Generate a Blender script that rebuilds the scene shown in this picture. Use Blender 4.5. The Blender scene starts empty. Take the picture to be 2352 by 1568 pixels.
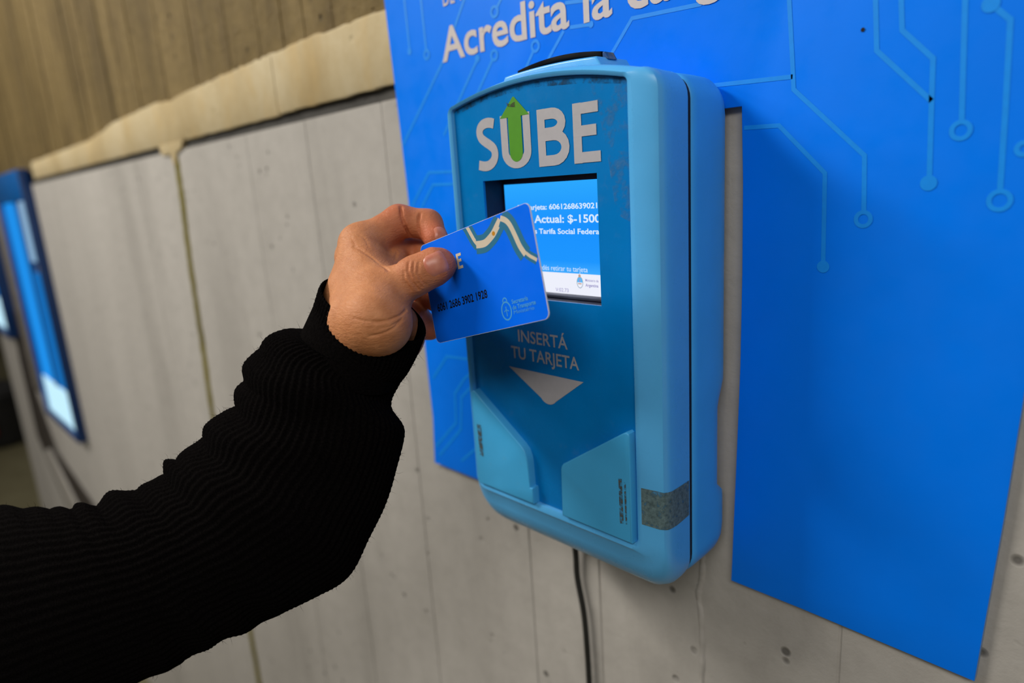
import bpy, bmesh, math, random
import numpy as np
from mathutils import Vector, Matrix

random.seed(4)
SC = bpy.context.scene
COL = SC.collection
R = math.radians

# ------------------------------------------------------------------ camera
EYE = 1.30                                   # eye height; the wall is the plane y = 0, the room is y < 0
cam_d = bpy.data.cameras.new('camera')
cam = bpy.data.objects.new('camera', cam_d)
COL.objects.link(cam)
rot = Matrix([[0.696512,-0.120038,0.707433],[0.714621,0.204954,-0.668813],[-0.064708,0.971383,0.228534]])
cam.matrix_world = Matrix.Translation((0, -0.34, EYE)) @ rot.to_4x4()
cam_d.sensor_fit = 'HORIZONTAL'
cam_d.sensor_width = 36.0
cam_d.lens = 23.6049
cam_d.clip_start = 0.01
cam_d.dof.use_dof = True
cam_d.dof.focus_distance = 0.347
cam_d.dof.aperture_fstop = 4.2
SC.camera = cam

# ------------------------------------------------------------------ world, lights, exposure
wd = bpy.data.worlds.new('world')
SC.world = wd
wd.use_nodes = True
bg = wd.node_tree.nodes['Background']
bg.inputs[0].default_value = (1.0, 0.97, 0.93, 1)
bg.inputs[1].default_value = 0.165


def area(name, loc, target, sx, sy, power, col):
    d = bpy.data.lights.new(name, 'AREA')
    d.shape = 'RECTANGLE'
    d.size, d.size_y = sx, sy
    d.energy = power
    d.color = col
    o = bpy.data.objects.new(name, d)
    o.location = loc
    o.rotation_euler = (Vector(target) - Vector(loc)).to_track_quat('-Z', 'Y').to_euler()
    COL.objects.link(o)
    return o


area('ceiling_tube_lamp', (-1.75, -1.35, 2.75), (-0.35, 0, 1.2), 1.2, 0.25, 48, (1.0, 0.95, 0.87))
area('far_ceiling_lamp', (-3.4, -2.0, 3.0), (-2.2, 0, 1.1), 1.2, 0.3, 22, (1.0, 0.95, 0.88))
area('near_fill_light', (0.75, -1.5, 2.5), (-0.25, 0, 1.15), 1.5, 0.5, 20, (1.0, 0.96, 0.9))  # unseen fill light, added to brighten the terminal's front and right side

vs = SC.view_settings
vs.view_transform = 'Standard'
vs.look = 'None'
vs.exposure = 0.0
vs.gamma = 1.0
vs.use_curve_mapping = False


# ------------------------------------------------------------------ helpers
def srgb(r, g, b):
    def f(c):
        c /= 255.0
        return c / 12.92 if c <= 0.04045 else ((c + 0.055) / 1.055) ** 2.4
    return (f(r), f(g), f(b), 1.0)


def base_mat(name, col, rough=0.5, spec=0.4):
    m = bpy.data.materials.new(name)
    m.use_nodes = True
    nt = m.node_tree
    b = nt.nodes['Principled BSDF']
    b.inputs['Base Color'].default_value = col
    b.inputs['Roughness'].default_value = rough
    b.inputs['Specular IOR Level'].default_value = spec
    return m, nt, b


def noise(nt, scale, detail=4, rough=0.55, coord='Object', stretch=None, dist=0.0):
    tc = nt.nodes.new('ShaderNodeTexCoord')
    n = nt.nodes.new('ShaderNodeTexNoise')
    n.inputs['Scale'].default_value = scale
    n.inputs['Detail'].default_value = detail
    n.inputs['Roughness'].default_value = rough
    n.inputs['Distortion'].default_value = dist
    if stretch:
        mp = nt.nodes.new('ShaderNodeMapping')
        mp.inputs['Scale'].default_value = stretch
        nt.links.new(tc.outputs[coord], mp.inputs['Vector'])
        nt.links.new(mp.outputs[0], n.inputs['Vector'])
    else:
        nt.links.new(tc.outputs[coord], n.inputs['Vector'])
    return n.outputs['Fac']


def ramp(nt, fac, stops):
    r = nt.nodes.new('ShaderNodeValToRGB')
    e = r.color_ramp.elements
    while len(e) < len(stops):
        e.new(0.5)
    for i, (p, c) in enumerate(stops):
        e[i].position = p
        e[i].color = c if len(c) == 4 else (*c, 1)
    nt.links.new(fac, r.inputs[0])
    return r.outputs[0]


def mixc(nt, fac, a, b, mode='MIX'):
    m = nt.nodes.new('ShaderNodeMix')
    m.data_type = 'RGBA'
    m.blend_type = mode
    for s, v in ((m.inputs[0], fac), (m.inputs[6], a), (m.inputs[7], b)):
        if isinstance(v, (int, float)):
            s.default_value = v
        elif isinstance(v, tuple):
            s.default_value = v
        else:
            nt.links.new(v, s)
    return m.outputs[2]


def bump(nt, b, h, strength, dist=0.001):
    n = nt.nodes.new('ShaderNodeBump')
    n.inputs['Strength'].default_value = strength
    n.inputs['Distance'].default_value = dist
    nt.links.new(h, n.inputs['Height'])
    nt.links.new(n.outputs[0], b.inputs['Normal'])


def vmath(nt, op, a, b=None):
    n = nt.nodes.new('ShaderNodeMath')
    n.operation = op
    for s, v in ((n.inputs[0], a), (n.inputs[1], b)):
        if v is None:
            continue
        if isinstance(v, (int, float)):
            s.default_value = v
        else:
            nt.links.new(v, s)
    return n.outputs[0]


BW0, BW1 = (0, 0, 0, 1), (1, 1, 1, 1)


def plastic(name, col, rough=0.35, var=0.06, spec=0.45, grime=0.0):
    m, nt, b = base_mat(name, col, rough, spec)
    dk = tuple(c * (1 - 2.2 * var) for c in col[:3]) + (1,)
    lt = tuple(min(1, c * (1 + var)) for c in col[:3]) + (1,)
    c = ramp(nt, noise(nt, 35, 5), [(0.35, dk), (0.65, lt)])
    if grime:
        g = ramp(nt, noise(nt, 90, 6, 0.7), [(0.60, BW0), (0.78, BW1)])
        c = mixc(nt, vmath(nt, 'MULTIPLY', g, grime), c, srgb(120, 130, 130))
    nt.links.new(c, b.inputs['Base Color'])
    rr = ramp(nt, noise(nt, 60, 4), [(0.3, (rough * .75,) * 3), (0.7, (min(1, rough * 1.3),) * 3)])
    nt.links.new(rr, b.inputs['Roughness'])
    bump(nt, b, noise(nt, 900, 2), 0.05, 0.0004)
    return m


def flat_print(name, col, rough=0.45):
    m, nt, b = base_mat(name, col, rough, 0.35)
    c = ramp(nt, noise(nt, 260, 4), [(0.3, tuple(x * .93 for x in col[:3])), (0.7, col)])
    nt.links.new(c, b.inputs['Base Color'])
    return m


def glow(name, col, strength=1.0):
    m = bpy.data.materials.new(name)
    m.use_nodes = True
    nt = m.node_tree
    nt.nodes.remove(nt.nodes['Principled BSDF'])
    e = nt.nodes.new('ShaderNodeEmission')
    e.inputs[0].default_value = col
    e.inputs[1].default_value = strength
    nt.links.new(e.outputs[0], nt.nodes['Material Output'].inputs[0])
    return m


def concrete(name, base, dark, light, scale=6, stretch=(1, 1, 0.25), pits=0.6, bumpy=0.5, stain=None, rough=0.75):
    m, nt, b = base_mat(name, base, rough, 0.25)
    n1 = noise(nt, scale, 8, 0.62, stretch=stretch, dist=0.4)
    c = ramp(nt, n1, [(0.25, dark), (0.48, base), (0.75, light)])
    n2 = noise(nt, scale * 9, 6, 0.7)
    c = mixc(nt, ramp(nt, n2, [(0.42, (.0,) * 3), (0.72, (.35,) * 3)]), c, dark)
    if stain:
        n3 = noise(nt, scale * 1.7, 7, 0.68, stretch=(1, 1, 0.35))
        c = mixc(nt, ramp(nt, n3, [(0.5, (0, 0, 0)), (0.7, (.75,) * 3)]), c, stain)
    # small blow holes left by the formwork
    tc = nt.nodes.new('ShaderNodeTexCoord')
    v = nt.nodes.new('ShaderNodeTexVoronoi')
    v.inputs['Scale'].default_value = 55
    v.inputs['Randomness'].default_value = 1
    nt.links.new(tc.outputs['Object'], v.inputs['Vector'])
    gate = ramp(nt, noise(nt, 14, 3), [(0.52, BW0), (0.60, BW1)])
    hole = vmath(nt, 'MULTIPLY', ramp(nt, v.outputs['Distance'], [(0.10, BW1), (0.19, BW0)]), gate)
    c = mixc(nt, vmath(nt, 'MULTIPLY', hole, pits), c, tuple(x * .28 for x in dark[:3]) + (1,))
    nt.links.new(c, b.inputs['Base Color'])
    h = vmath(nt, 'SUBTRACT', vmath(nt, 'ADD', n1, vmath(nt, 'MULTIPLY', n2, 0.6)), vmath(nt, 'MULTIPLY', hole, 1.5))
    bump(nt, b, h, bumpy, 0.004)
    return m


def link_mesh(name, verts, faces, mat, parent=None, smooth=None, loc=None):
    me = bpy.data.meshes.new(name)
    me.from_pydata([tuple(v) for v in verts], [], [tuple(f) for f in faces])
    bm = bmesh.new()
    bm.from_mesh(me)
    bmesh.ops.recalc_face_normals(bm, faces=bm.faces)
    bm.to_mesh(me)
    bm.free()
    return link(name, me, mat, parent, smooth, loc)


def link(name, me, mat, parent=None, smooth=None, loc=None):
    o = bpy.data.objects.new(name, me)
    if mat is not None:
        me.materials.append(mat)
    if smooth is not None:
        me.polygons.foreach_set('use_smooth', [True] * len(me.polygons))
        if smooth < 179:
            me.set_sharp_from_angle(angle=R(smooth))
    COL.objects.link(o)
    if parent is not None:
        o.parent = parent
    if loc is not None:
        o.location = loc
    return o


def tag(o, label=None, cat=None, group=None, kind=None):
    for k, v in (('label', label), ('category', cat), ('group', group), ('kind', kind)):
        if v:
            o[k] = v
    return o


def empty(name, loc=(0, 0, 0)):
    o = bpy.data.objects.new(name, None)
    o.location = loc
    o.empty_display_size = 0.05
    COL.objects.link(o)
    return o


def box(x0, x1, y0, y1, z0, z1):
    v = [(x, y, z) for x in (x0, x1) for y in (y0, y1) for z in (z0, z1)]
    f = [(0, 1, 3, 2), (4, 6, 7, 5), (0, 4, 5, 1), (2, 3, 7, 6), (0, 2, 6, 4), (1, 5, 7, 3)]
    return v, f


def add_box(name, dims, mat, parent=None, bev=0.0):
    v, f = box(*dims)
    me = bpy.data.meshes.new(name)
    me.from_pydata(v, [], f)
    bm = bmesh.new()
    bm.from_mesh(me)
    bmesh.ops.recalc_face_normals(bm, faces=bm.faces)
    if bev:
        bmesh.ops.bevel(bm, geom=bm.edges[:], offset=bev, segments=2, affect='EDGES', profile=0.5)
    bm.to_mesh(me)
    bm.free()
    return link(name, me, mat, parent, smooth=35 if bev else None)


def prism(name, pts, yf, yb, mat, parent=None, bev=0.0, smooth=None):
    """solid plate with outline pts (x, z), front face at y=yf, back at y=yb"""
    bm = bmesh.new()
    fv = [bm.verts.new((x, yf, z)) for x, z in pts]
    bv = [bm.verts.new((x, yb, z)) for x, z in pts]
    n = len(pts)
    ff = bm.faces.new(fv)
    bm.faces.new(bv[::-1])
    for i in range(n):
        j = (i + 1) % n
        bm.faces.new((fv[i], bv[i], bv[j], fv[j]))
    bmesh.ops.recalc_face_normals(bm, faces=bm.faces)
    if bev:
        bmesh.ops.bevel(bm, geom=[e for e in ff.edges], offset=bev, segments=3, affect='EDGES', profile=0.5)
    me = bpy.data.meshes.new(name)
    bm.to_mesh(me)
    bm.free()
    return link(name, me, mat, parent, smooth=smooth if smooth else (40 if bev else None))


def catmull(pts, n=8):
    p = [np.array(q, float) for q in pts]
    p = [2 * p[0] - p[1]] + p + [2 * p[-1] - p[-2]]
    out = []
    for i in range(1, len(p) - 2):
        for t in np.linspace(0, 1, n, endpoint=False):
            a, b, c, d = p[i - 1:i + 3]
            out.append(0.5 * (2 * b + (c - a) * t + (2 * a - 5 * b + 4 * c - d) * t * t + (3 * b - a - 3 * c + d) * t ** 3))
    out.append(p[-2])
    return out


def stroke(pts, w, close=False):
    """flat band of width w along 2-D points with mitred joints -> verts2d, faces"""
    P = [np.array(p, float) for p in pts]
    n = len(P)
    v, f = [], []
    for i in range(n):
        if close:
            a, b = P[i] - P[i - 1], P[(i + 1) % n] - P[i]
        else:
            a = P[i] - P[i - 1] if i else P[1] - P[0]
            b = P[i + 1] - P[i] if i < n - 1 else P[-1] - P[-2]
        a = a / (np.linalg.norm(a) + 1e-12)
        b = b / (np.linalg.norm(b) + 1e-12)
        t = a + b
        t /= np.linalg.norm(t) + 1e-12
        nn = np.array((-t[1], t[0]))
        c = max(0.4, float(nn @ np.array((-a[1], a[0]))))
        v += [P[i] + nn * w / 2 / c, P[i] - nn * w / 2 / c]
    m = n if close else n - 1
    for i in range(m):
        j = (i + 1) % n
        f.append((2 * i, 2 * i + 1, 2 * j + 1, 2 * j))
    return v, f


def disc2(cx, cz, r, n=28):
    return [(cx + r * math.cos(2 * math.pi * k / n), cz + r * math.sin(2 * math.pi * k / n)) for k in range(n)]


class Flat:
    """collects flat printed shapes lying on one vertical plane (x, z)"""
    def __init__(self):
        self.v, self.f, self.n = [], [], 0

    def add(self, v2, faces):
        o = len(self.v)
        self.n += 1
        # successive print layers lie a hair above each other
        self.v += [(q[0], self.n * 0.000012, q[1]) for q in v2]
        self.f += [tuple(i + o for i in fc) for fc in faces]

    def line(self, pts, w, close=False):
        self.add(*stroke(pts, w, close))

    def poly(self, pts):
        self.add(pts, [tuple(range(len(pts)))])

    def build(self, name, y, mat, parent=None):
        me = bpy.data.meshes.new(name)
        me.from_pydata([(x, y - d, z) for x, d, z in self.v], [], self.f)
        # print faces the viewer side (-y)
        bm = bmesh.new()
        bm.from_mesh(me)
        bm.normal_update()
        bmesh.ops.reverse_faces(bm, faces=[q for q in bm.faces if q.normal.y > 0])
        bm.to_mesh(me)
        bm.free()
        return link(name, me, mat, parent)


def text_poly(body, offset=0.0, space=1.0):
    cu = bpy.data.curves.new('lettering', 'FONT')
    cu.body = body
    cu.size = 1.0
    cu.offset = offset
    cu.space_character = space
    cu.resolution_u = 4
    o = bpy.data.objects.new('lettering', cu)
    COL.objects.link(o)
    bpy.context.view_layer.update()
    me = bpy.data.meshes.new_from_object(o.evaluated_get(bpy.context.evaluated_depsgraph_get()))
    v = np.array([q.co[:2] for q in me.vertices])
    f = [tuple(p.vertices) for p in me.polygons]
    bpy.data.objects.remove(o)
    bpy.data.curves.remove(cu)
    bpy.data.meshes.remove(me)
    return v, f


def text_extent(body, offset=0.0, space=1.0):
    v, _ = text_poly(body, offset, space)
    return v[:, 0].min(), v[:, 0].max(), v[:, 1].min(), v[:, 1].max()


def text_fit(flat, body, x0, x1, zb, cap, offset=0.0, prefix='', space=1.0, rise=0.0):
    """lay `prefix+body` so that body spans x0..x1, baseline zb and capitals cap high"""
    a = text_extent(body, offset, space)
    h = text_extent('H', offset)
    v, f = text_poly(prefix + body, offset, space)
    full = v[:, 0].max()
    bw = a[1] - a[0]
    sx = (x1 - x0) / bw
    sz = cap / (h[3] - h[2])
    X = x1 - (full - v[:, 0]) * sx
    Z = zb + (v[:, 1] - h[2]) * sz + (X - x0) * rise
    flat.add(list(zip(X, Z)), f)


def tube(name, pts, r, mat, parent=None, n=10):
    P = [np.array(p, float) for p in pts]
    v, f = [], []
    up = np.array((0, 1, 0.01))
    for i, p in enumerate(P):
        t = P[min(i + 1, len(P) - 1)] - P[max(i - 1, 0)]
        t /= np.linalg.norm(t)
        a = np.cross(t, up)
        a /= np.linalg.norm(a)
        b = np.cross(t, a)
        for k in range(n):
            q = 2 * math.pi * k / n
            v.append(p + r * (math.cos(q) * a + math.sin(q) * b))
    for i in range(len(P) - 1):
        for k in range(n):
            j = (k + 1) % n
            f.append((i * n + k, i * n + j, (i + 1) * n + j, (i + 1) * n + k))
    f.append(tuple(range(n))[::-1])
    f.append(tuple((len(P) - 1) * n + k for k in range(n)))
    return link_mesh(name, v, f, mat, parent, smooth=60)


# ------------------------------------------------------------------ materials
M_wall = concrete('painted_concrete', srgb(172, 168, 162), srgb(146, 142, 136), srgb(184, 180, 174), 5, (1, 1, 0.18), 0.8, 0.30)
M_upper = concrete('raw_brown_concrete', srgb(112, 94, 54), srgb(66, 53, 27), srgb(138, 118, 76), 9, (1, 1, 0.16), 0.5, 1.0, stain=srgb(80, 64, 34))
M_cream = concrete('cream_painted_ledge', srgb(184, 168, 132), srgb(160, 138, 94), srgb(198, 186, 156), 6, (1, 1, 0.5), 0.3, 0.3, stain=srgb(186, 158, 104))
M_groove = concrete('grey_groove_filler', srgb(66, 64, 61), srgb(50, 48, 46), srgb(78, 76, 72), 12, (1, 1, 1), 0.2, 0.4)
M_joint = concrete('mustard_sealant', srgb(106, 97, 20), srgb(76, 69, 12), srgb(122, 112, 32), 20, (1, 1, .5), 0.2, 0.6)
M_floor = concrete('concourse_floor', srgb(104, 98, 72), srgb(78, 72, 50), srgb(124, 118, 92), 1.2, (1, 1, 1), 0.0, 0.2)
M_dim = concrete('dim_far_wall', srgb(70, 62, 46), srgb(44, 38, 28), srgb(96, 88, 70), 0.8, (1, 1, .4), 0.0, 0.2)
M_shell = plastic('sky_blue_plastic', srgb(84, 174, 234), 0.30, 0.02, spec=0.4, grime=0.04)
M_rear = plastic('blue_plastic_rear', srgb(64, 164, 236), 0.38, 0.02, spec=0.3)
M_flap = plastic('sky_blue_flap', srgb(66, 168, 224), 0.40, 0.02, spec=0.3, grime=0.10)
M_panel = plastic('deep_blue_panel', srgb(0, 118, 192), 0.25, 0.03, spec=0.25, grime=0.08)
M_black = plastic('black_plastic', srgb(8, 9, 11), 0.7, 0.1, spec=0.1)
M_logo = flat_print('grey_white_print', srgb(176, 174, 178))
M_gap = plastic('black_gasket', srgb(12, 12, 16), 0.7, 0.1)
M_recess = plastic('dark_recess', srgb(10, 12, 40), 0.5, 0.1)
M_lower_bezel = plastic('grey_screen_bezel', srgb(62, 68, 88), 0.5, 0.2)
M_white = flat_print('white_print', srgb(204, 195, 190))
M_green = flat_print('green_print', srgb(80, 148, 34))
M_poster = plastic('blue_poster_print', srgb(0, 122, 250), 0.45, 0.012, spec=0.12)
M_trace = flat_print('pale_blue_print', srgb(6, 142, 244))
M_edge = plastic('poster_core_edge', srgb(120, 150, 190), 0.6, 0.05)
M_card = plastic('blue_card_print', srgb(0, 108, 250), 0.4, 0.012, spec=0.12)
M_card_edge = plastic('white_card_core', srgb(225, 225, 232), 0.4, 0.01)
M_teal = flat_print('teal_ribbon_print', srgb(36, 112, 146))
M_cream_print = flat_print('ivory_ribbon_print', srgb(208, 196, 176))
M_sun = flat_print('amber_sun_print', srgb(196, 132, 12))
M_black_print = flat_print('black_print', srgb(10, 10, 14))
M_crest = flat_print('faint_blue_print', srgb(70, 160, 225))
M_cord = plastic('black_cable_sheath', srgb(34, 34, 32), 0.5, 0.1)
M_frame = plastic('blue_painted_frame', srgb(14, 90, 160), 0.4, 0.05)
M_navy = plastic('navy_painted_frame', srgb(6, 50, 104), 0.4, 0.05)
M_grey = plastic('grey_metal', srgb(120, 114, 108), 0.5, 0.08)
M_darkrail = plastic('dark_skirting', srgb(52, 46, 42), 0.6, 0.1)
M_pale = plastic('pale_metal', srgb(168, 164, 158), 0.4, 0.05)
M_red = plastic('red_plastic', srgb(112, 4, 6), 0.6, 0.05)
M_soot = plastic('soot_black_plastic', srgb(16, 14, 14), 0.6, 0.1)

# ------------------------------------------------------------------ setting: walls, ledge, floor
WL = -3.35
ZT = EYE + 0.0735         # top of the pale lower wall


def groove_wall(name, xs, x0, x1, z0, z1, mat, depth=0.0009, half=0.0012, step=0.0007):
    """board-marked wall: flat boards with V grooves between them, real relief"""
    prof = [(x0, 0.0)]
    off = 0.0
    for x in sorted(xs):
        prof += [(x - half, off), (x, off + depth)]
        off = random.uniform(-step, 0.0)
        prof += [(x + half, off)]
    prof.append((x1, off))
    v, f = [], []
    for x, y in prof:
        v += [(x, y, z0), (x, y, z1), (x, 0.25, z0), (x, 0.25, z1)]
    n = len(prof)
    for i in range(n - 1):
        a, b = 4 * i, 4 * (i + 1)
        f += [(a, b, b + 1, a + 1), (a + 1, b + 1, b + 3, a + 3), (a, a + 2, b + 2, b), (a + 2, a + 3, b + 3, b + 2)]
    f += [(0, 1, 3, 2), (4 * n - 4, 4 * n - 2, 4 * n - 1, 4 * n - 3)]
    o = link_mesh(name, v, f, mat)
    return tag(o, kind='structure')


seams = [-3.1, -2.82, -2.46, -2.15, -1.77, -1.46, -1.19, -0.775, -0.635, -0.50, -0.354, -0.2825, -0.115, 0.04, 0.21, 0.40, 0.62]
wall = groove_wall('wall_back', seams, WL, 1.6, 0.0, ZT, M_wall)
wall['label'] = 'pale painted board-marked concrete wall behind the terminal'

# mustard sealant in the expansion joint, uneven in width
jp = [(-1.006, ZT - 0.001), (-1.012, EYE), (-1.023, EYE - .08), (-1.031, EYE - .2), (-1.041, EYE - .32), (-1.043, EYE - .5),
      (-1.044, EYE - .7), (-1.043, EYE - .8), (-1.044, EYE - 1.29)]
jc = catmull(jp, 10)
v, f = [], []
for i, p in enumerate(jc):
    w = 0.0112 + random.uniform(-0.0012, 0.0012)
    wob = random.uniform(-0.0012, 0.0012)
    for dx, y in ((-w, 0.0015), (-w * .6, -0.0016), (w * .6, -0.0018), (w, 0.0015)):
        v.append((p[0] + dx + wob, y, p[1]))
for i in range(len(jc) - 1):
    for k in range(3):
        f.append((4 * i + k, 4 * i + k + 1, 4 * i + k + 5, 4 * i + k + 4))
link_mesh('sealant_joint', v, f, M_joint, wall, smooth=60)['label'] = 'mustard yellow sealant line running down the wall'

# ridge of leaked cement right of the terminal
v, f = [], []
rp = [(-0.1985, EYE - .232), (-0.1992, EYE - .25), (-0.2015, EYE - .262), (-0.2, EYE - .275), (-0.199, EYE - .30), (-0.1995, EYE - .34), (-0.2, EYE - .45), (-0.2, EYE - .6)]
rc = catmull(rp, 6)
for i, p in enumerate(rc):
    w = 0.0028 + random.uniform(-.0009, .0012)
    for dx, y in ((-w, .001), (-w * .3, -.0016), (w * .5, -.0014), (w, .001)):
        v.append((p[0] + dx, y, p[1]))
for i in range(len(rc) - 1):
    for k in range(3):
        f.append((4 * i + k, 4 * i + k + 1, 4 * i + k + 5, 4 * i + k + 4))
link_mesh('cement_ridge', v, f, M_wall, wall, smooth=60)

# recessed dark groove, cream ledge and raw concrete above
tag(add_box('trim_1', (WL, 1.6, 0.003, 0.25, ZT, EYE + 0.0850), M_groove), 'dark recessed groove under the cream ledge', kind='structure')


Z_ = lambda pts: [(x, EYE + z) for x, z in pts]


def rough_strip(name, x0, x1, zb, zt, yf, mat, jb, jt, n=260):
    v, f = [], []
    for i in range(n + 1):
        x = x0 + (x1 - x0) * i / n
        b = zb(x) + random.uniform(-jb, jb)
        t = zt(x) + random.uniform(-jt, jt)
        v += [(x, yf, b), (x, yf - 0.0012, b + 0.0025), (x, yf - 0.0012, t - .003), (x, yf, t), (x, 0.25, b), (x, 0.25, t)]
    for i in range(n):
        a, b = 6 * i, 6 * (i + 1)
        for k in range(3):
            f.append((a + k, b + k, b + k + 1, a + k + 1))
        f += [(a, a + 4, b + 4, b), (a + 3, b + 3, b + 5, a + 5)]
    f += [(0, 1, 2, 3, 5, 4), tuple(6 * n + k for k in (0, 4, 5, 3, 2, 1))]
    return link_mesh(name, v, f, mat, smooth=30)


def ledge_top(x):
    pts = [(-3.4, .118), (-1.97, .123), (-1.45, .1245), (-1.33, .131), (-1.28, .137), (-1.05, .1415), (-.995, .1365), (-.95, .139), (-.78, .142), (-.61, .1435), (-.48, .140), (1.6, .14)]
    for (a, za), (b, zb) in zip(pts[:-1], pts[1:]):
        if x <= b:
            return EYE + za + (zb - za) * (x - a) / (b - a)
    return EYE + .14


led = rough_strip('trim_2', -1.985, -0.684, lambda x: EYE + 0.0835, ledge_top, -0.001, M_cream, 0.0006, 0.0012)
tag(led, 'cream painted concrete ledge, length with the joint in it', kind='structure')
led2 = rough_strip('trim_3', -0.681, 1.6, lambda x: EYE + 0.0845, ledge_top, -0.0016, M_cream, 0.0006, 0.0012)
tag(led2, 'cream painted concrete ledge, length running behind the poster', kind='structure')
# cream paint run over the groove at the joint
pr = [(-1.062, EYE + .0845), (-1.058, EYE + .0725), (-1.04, EYE + .069), (-1.022, EYE + .071), (-1.012, EYE + .052), (-1.003, EYE + .060), (-0.995, EYE + .0705), (-0.975, EYE + .0735), (-0.965, EYE + .0845)]
prism('paint_run', pr, -0.0028, 0.012, M_cream, led, bev=0.0008)
up = add_box('wall_upper', (WL, 1.6, 0.004, 0.25, EYE + 0.105, 3.0), M_upper)
tag(up, 'raw brown concrete beam face above the cream ledge', kind='structure')
# board marks of the raw beam: shallow real ribs
v, f = [], []
x = -3.05
while x < 1.5:
    w = random.uniform(0.012, 0.05)
    d = random.uniform(0.0004, 0.0014)
    bx = box(x, x + w, 0.004 - d, 0.01, EYE + 0.128 + random.uniform(0, .004), 2.9)
    o = len(v)
    v += bx[0]
    f += [tuple(i + o for i in q) for q in bx[1]]
    x += w + random.uniform(0.01, 0.09)
bm_o = link_mesh('board_mark', v, f, M_upper, up)
bm_o['kind'] = 'stuff'

tag(add_box('floor', (-14, 6, -8, 6, -0.1, 0.0), M_floor), 'olive grey concourse floor', kind='structure')
tag(add_box('wall_left', (-9.2, -9.0, -8, 6, 0, 3.4), M_dim), 'dim far wall of the concourse', kind='structure')

# sloping dark skirting with a pale edge below the windows
sk = prism('trim_4', Z_([[-2.8405,-0.2925],[-2.9268,-0.5061],[-2.9373,-0.7913],[-2.584,-1.0082],[-2.0392,-0.8383],[-2.5811,-0.7697],[-2.7389,-0.5866],[-2.6167,-0.3593]]), -0.006, 0.0, M_darkrail)
tag(sk, 'dark sloping skirting at the wall end below the blue windows', kind='structure')
prism('pale_edge', Z_([[-2.7909,-0.8151],[-2.6957,-0.7815],[-2.3332,-0.9148],[-2.5082,-0.9811]]), -0.012, -0.006, M_pale, sk)


def lit_window(name, x0, x1, z0, z1, depth, label):
    y0 = -depth
    fr = 0.016
    o = empty(name, ((x0 + x1) / 2, 0, z0))
    tag(o, label, kind='structure')
    sh = Vector(o.location)

    def part(nm, d, m, b=0.0):
        q = add_box(nm, d, m, None, b)
        q.parent = o
        q.location = -sh
        return q
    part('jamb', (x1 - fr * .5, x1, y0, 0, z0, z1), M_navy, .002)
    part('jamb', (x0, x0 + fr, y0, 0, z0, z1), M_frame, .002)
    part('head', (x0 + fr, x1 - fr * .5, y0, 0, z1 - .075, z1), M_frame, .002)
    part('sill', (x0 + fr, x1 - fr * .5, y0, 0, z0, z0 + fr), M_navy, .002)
    w = x1 - x0
    part('mullion', (x0 + .54 * w, x0 + .60 * w, y0 * .7, 0, z0 + .127, z1 - .075), M_frame, .002)
    part('pane', (x0 + fr, x0 + .54 * w, y0 * .5, y0 * .3, z0 + .127, z1 - .075), glow('lit_blue_pane', srgb(34, 150, 244), 0.9))
    part('pane', (x0 + .60 * w, x1 - fr * .5, y0 * .5, y0 * .3, z0 + .48, z1 - .07), glow('pane_reflection_glow', srgb(150, 188, 220), 0.85))  # whitish reflection on the glass, put in as a pale glow
    part('pane', (x0 + .60 * w, x1 - fr * .5, y0 * .5, y0 * .3, z0 + .127, z0 + .45), glow('lit_dusk_pane', srgb(26, 122, 204), 0.85))
    part('lower_pane', (x0 + fr, x1 - fr * .5, y0 * .55, y0 * .3, z0 + fr, z0 + .125), glow('lit_white_pane', srgb(196, 238, 255), 1.05))
    return o


lit_window('window_1', -2.46, -2.04, EYE - .60, EYE + .112, 0.024, 'blue framed lit window at the left end of the wall')
lit_window('window_2', -3.30, -2.78, EYE - .40, EYE + .06, 0.035, 'farther blue framed lit window cut by the left picture edge')
# grey pier between the two windows
tag(add_box('trim_5', (-2.62, -2.50, -0.02, 0, EYE - .55, EYE + .10), M_grey, None, .003), 'grey metal strip between the blue windows', kind='structure')

# blurred rubbish pail far off on the concourse floor
bn = empty('pail', (-4.85, 0.05, 0))
tag(bn, 'dark pail with a red front far off on the floor at the left edge', 'pail')


def lathe_rect(name, secs, mat, parent, loc):
    v, f = [], []
    n = 24
    for r, z in secs:
        for k in range(n):
            a = 2 * math.pi * k / n
            v.append((r * math.cos(a), r * math.sin(a), z))
    for i in range(len(secs) - 1):
        for k in range(n):
            j = (k + 1) % n
            f.append((i * n + k, i * n + j, (i + 1) * n + j, (i + 1) * n + k))
    f.append(tuple(range(n))[::-1])
    f.append(tuple((len(secs) - 1) * n + k for k in range(n)))
    return link_mesh(name, v, f, mat, parent, smooth=40, loc=loc)


lathe_rect('pail_body', [(.12, 0), (.14, .02), (.155, .27), (.165, .28), (.15, .30)], M_soot, bn, (0, 0, 0))
lathe_rect('pail_lid', [(.15, .301), (.17, .305), (.16, .34), (.07, .37)], M_soot, bn, (0, 0, 0))
add_box('front_plate', (.10, .165, -.135, -.03, .09, .22), M_red, bn, .008)

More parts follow.
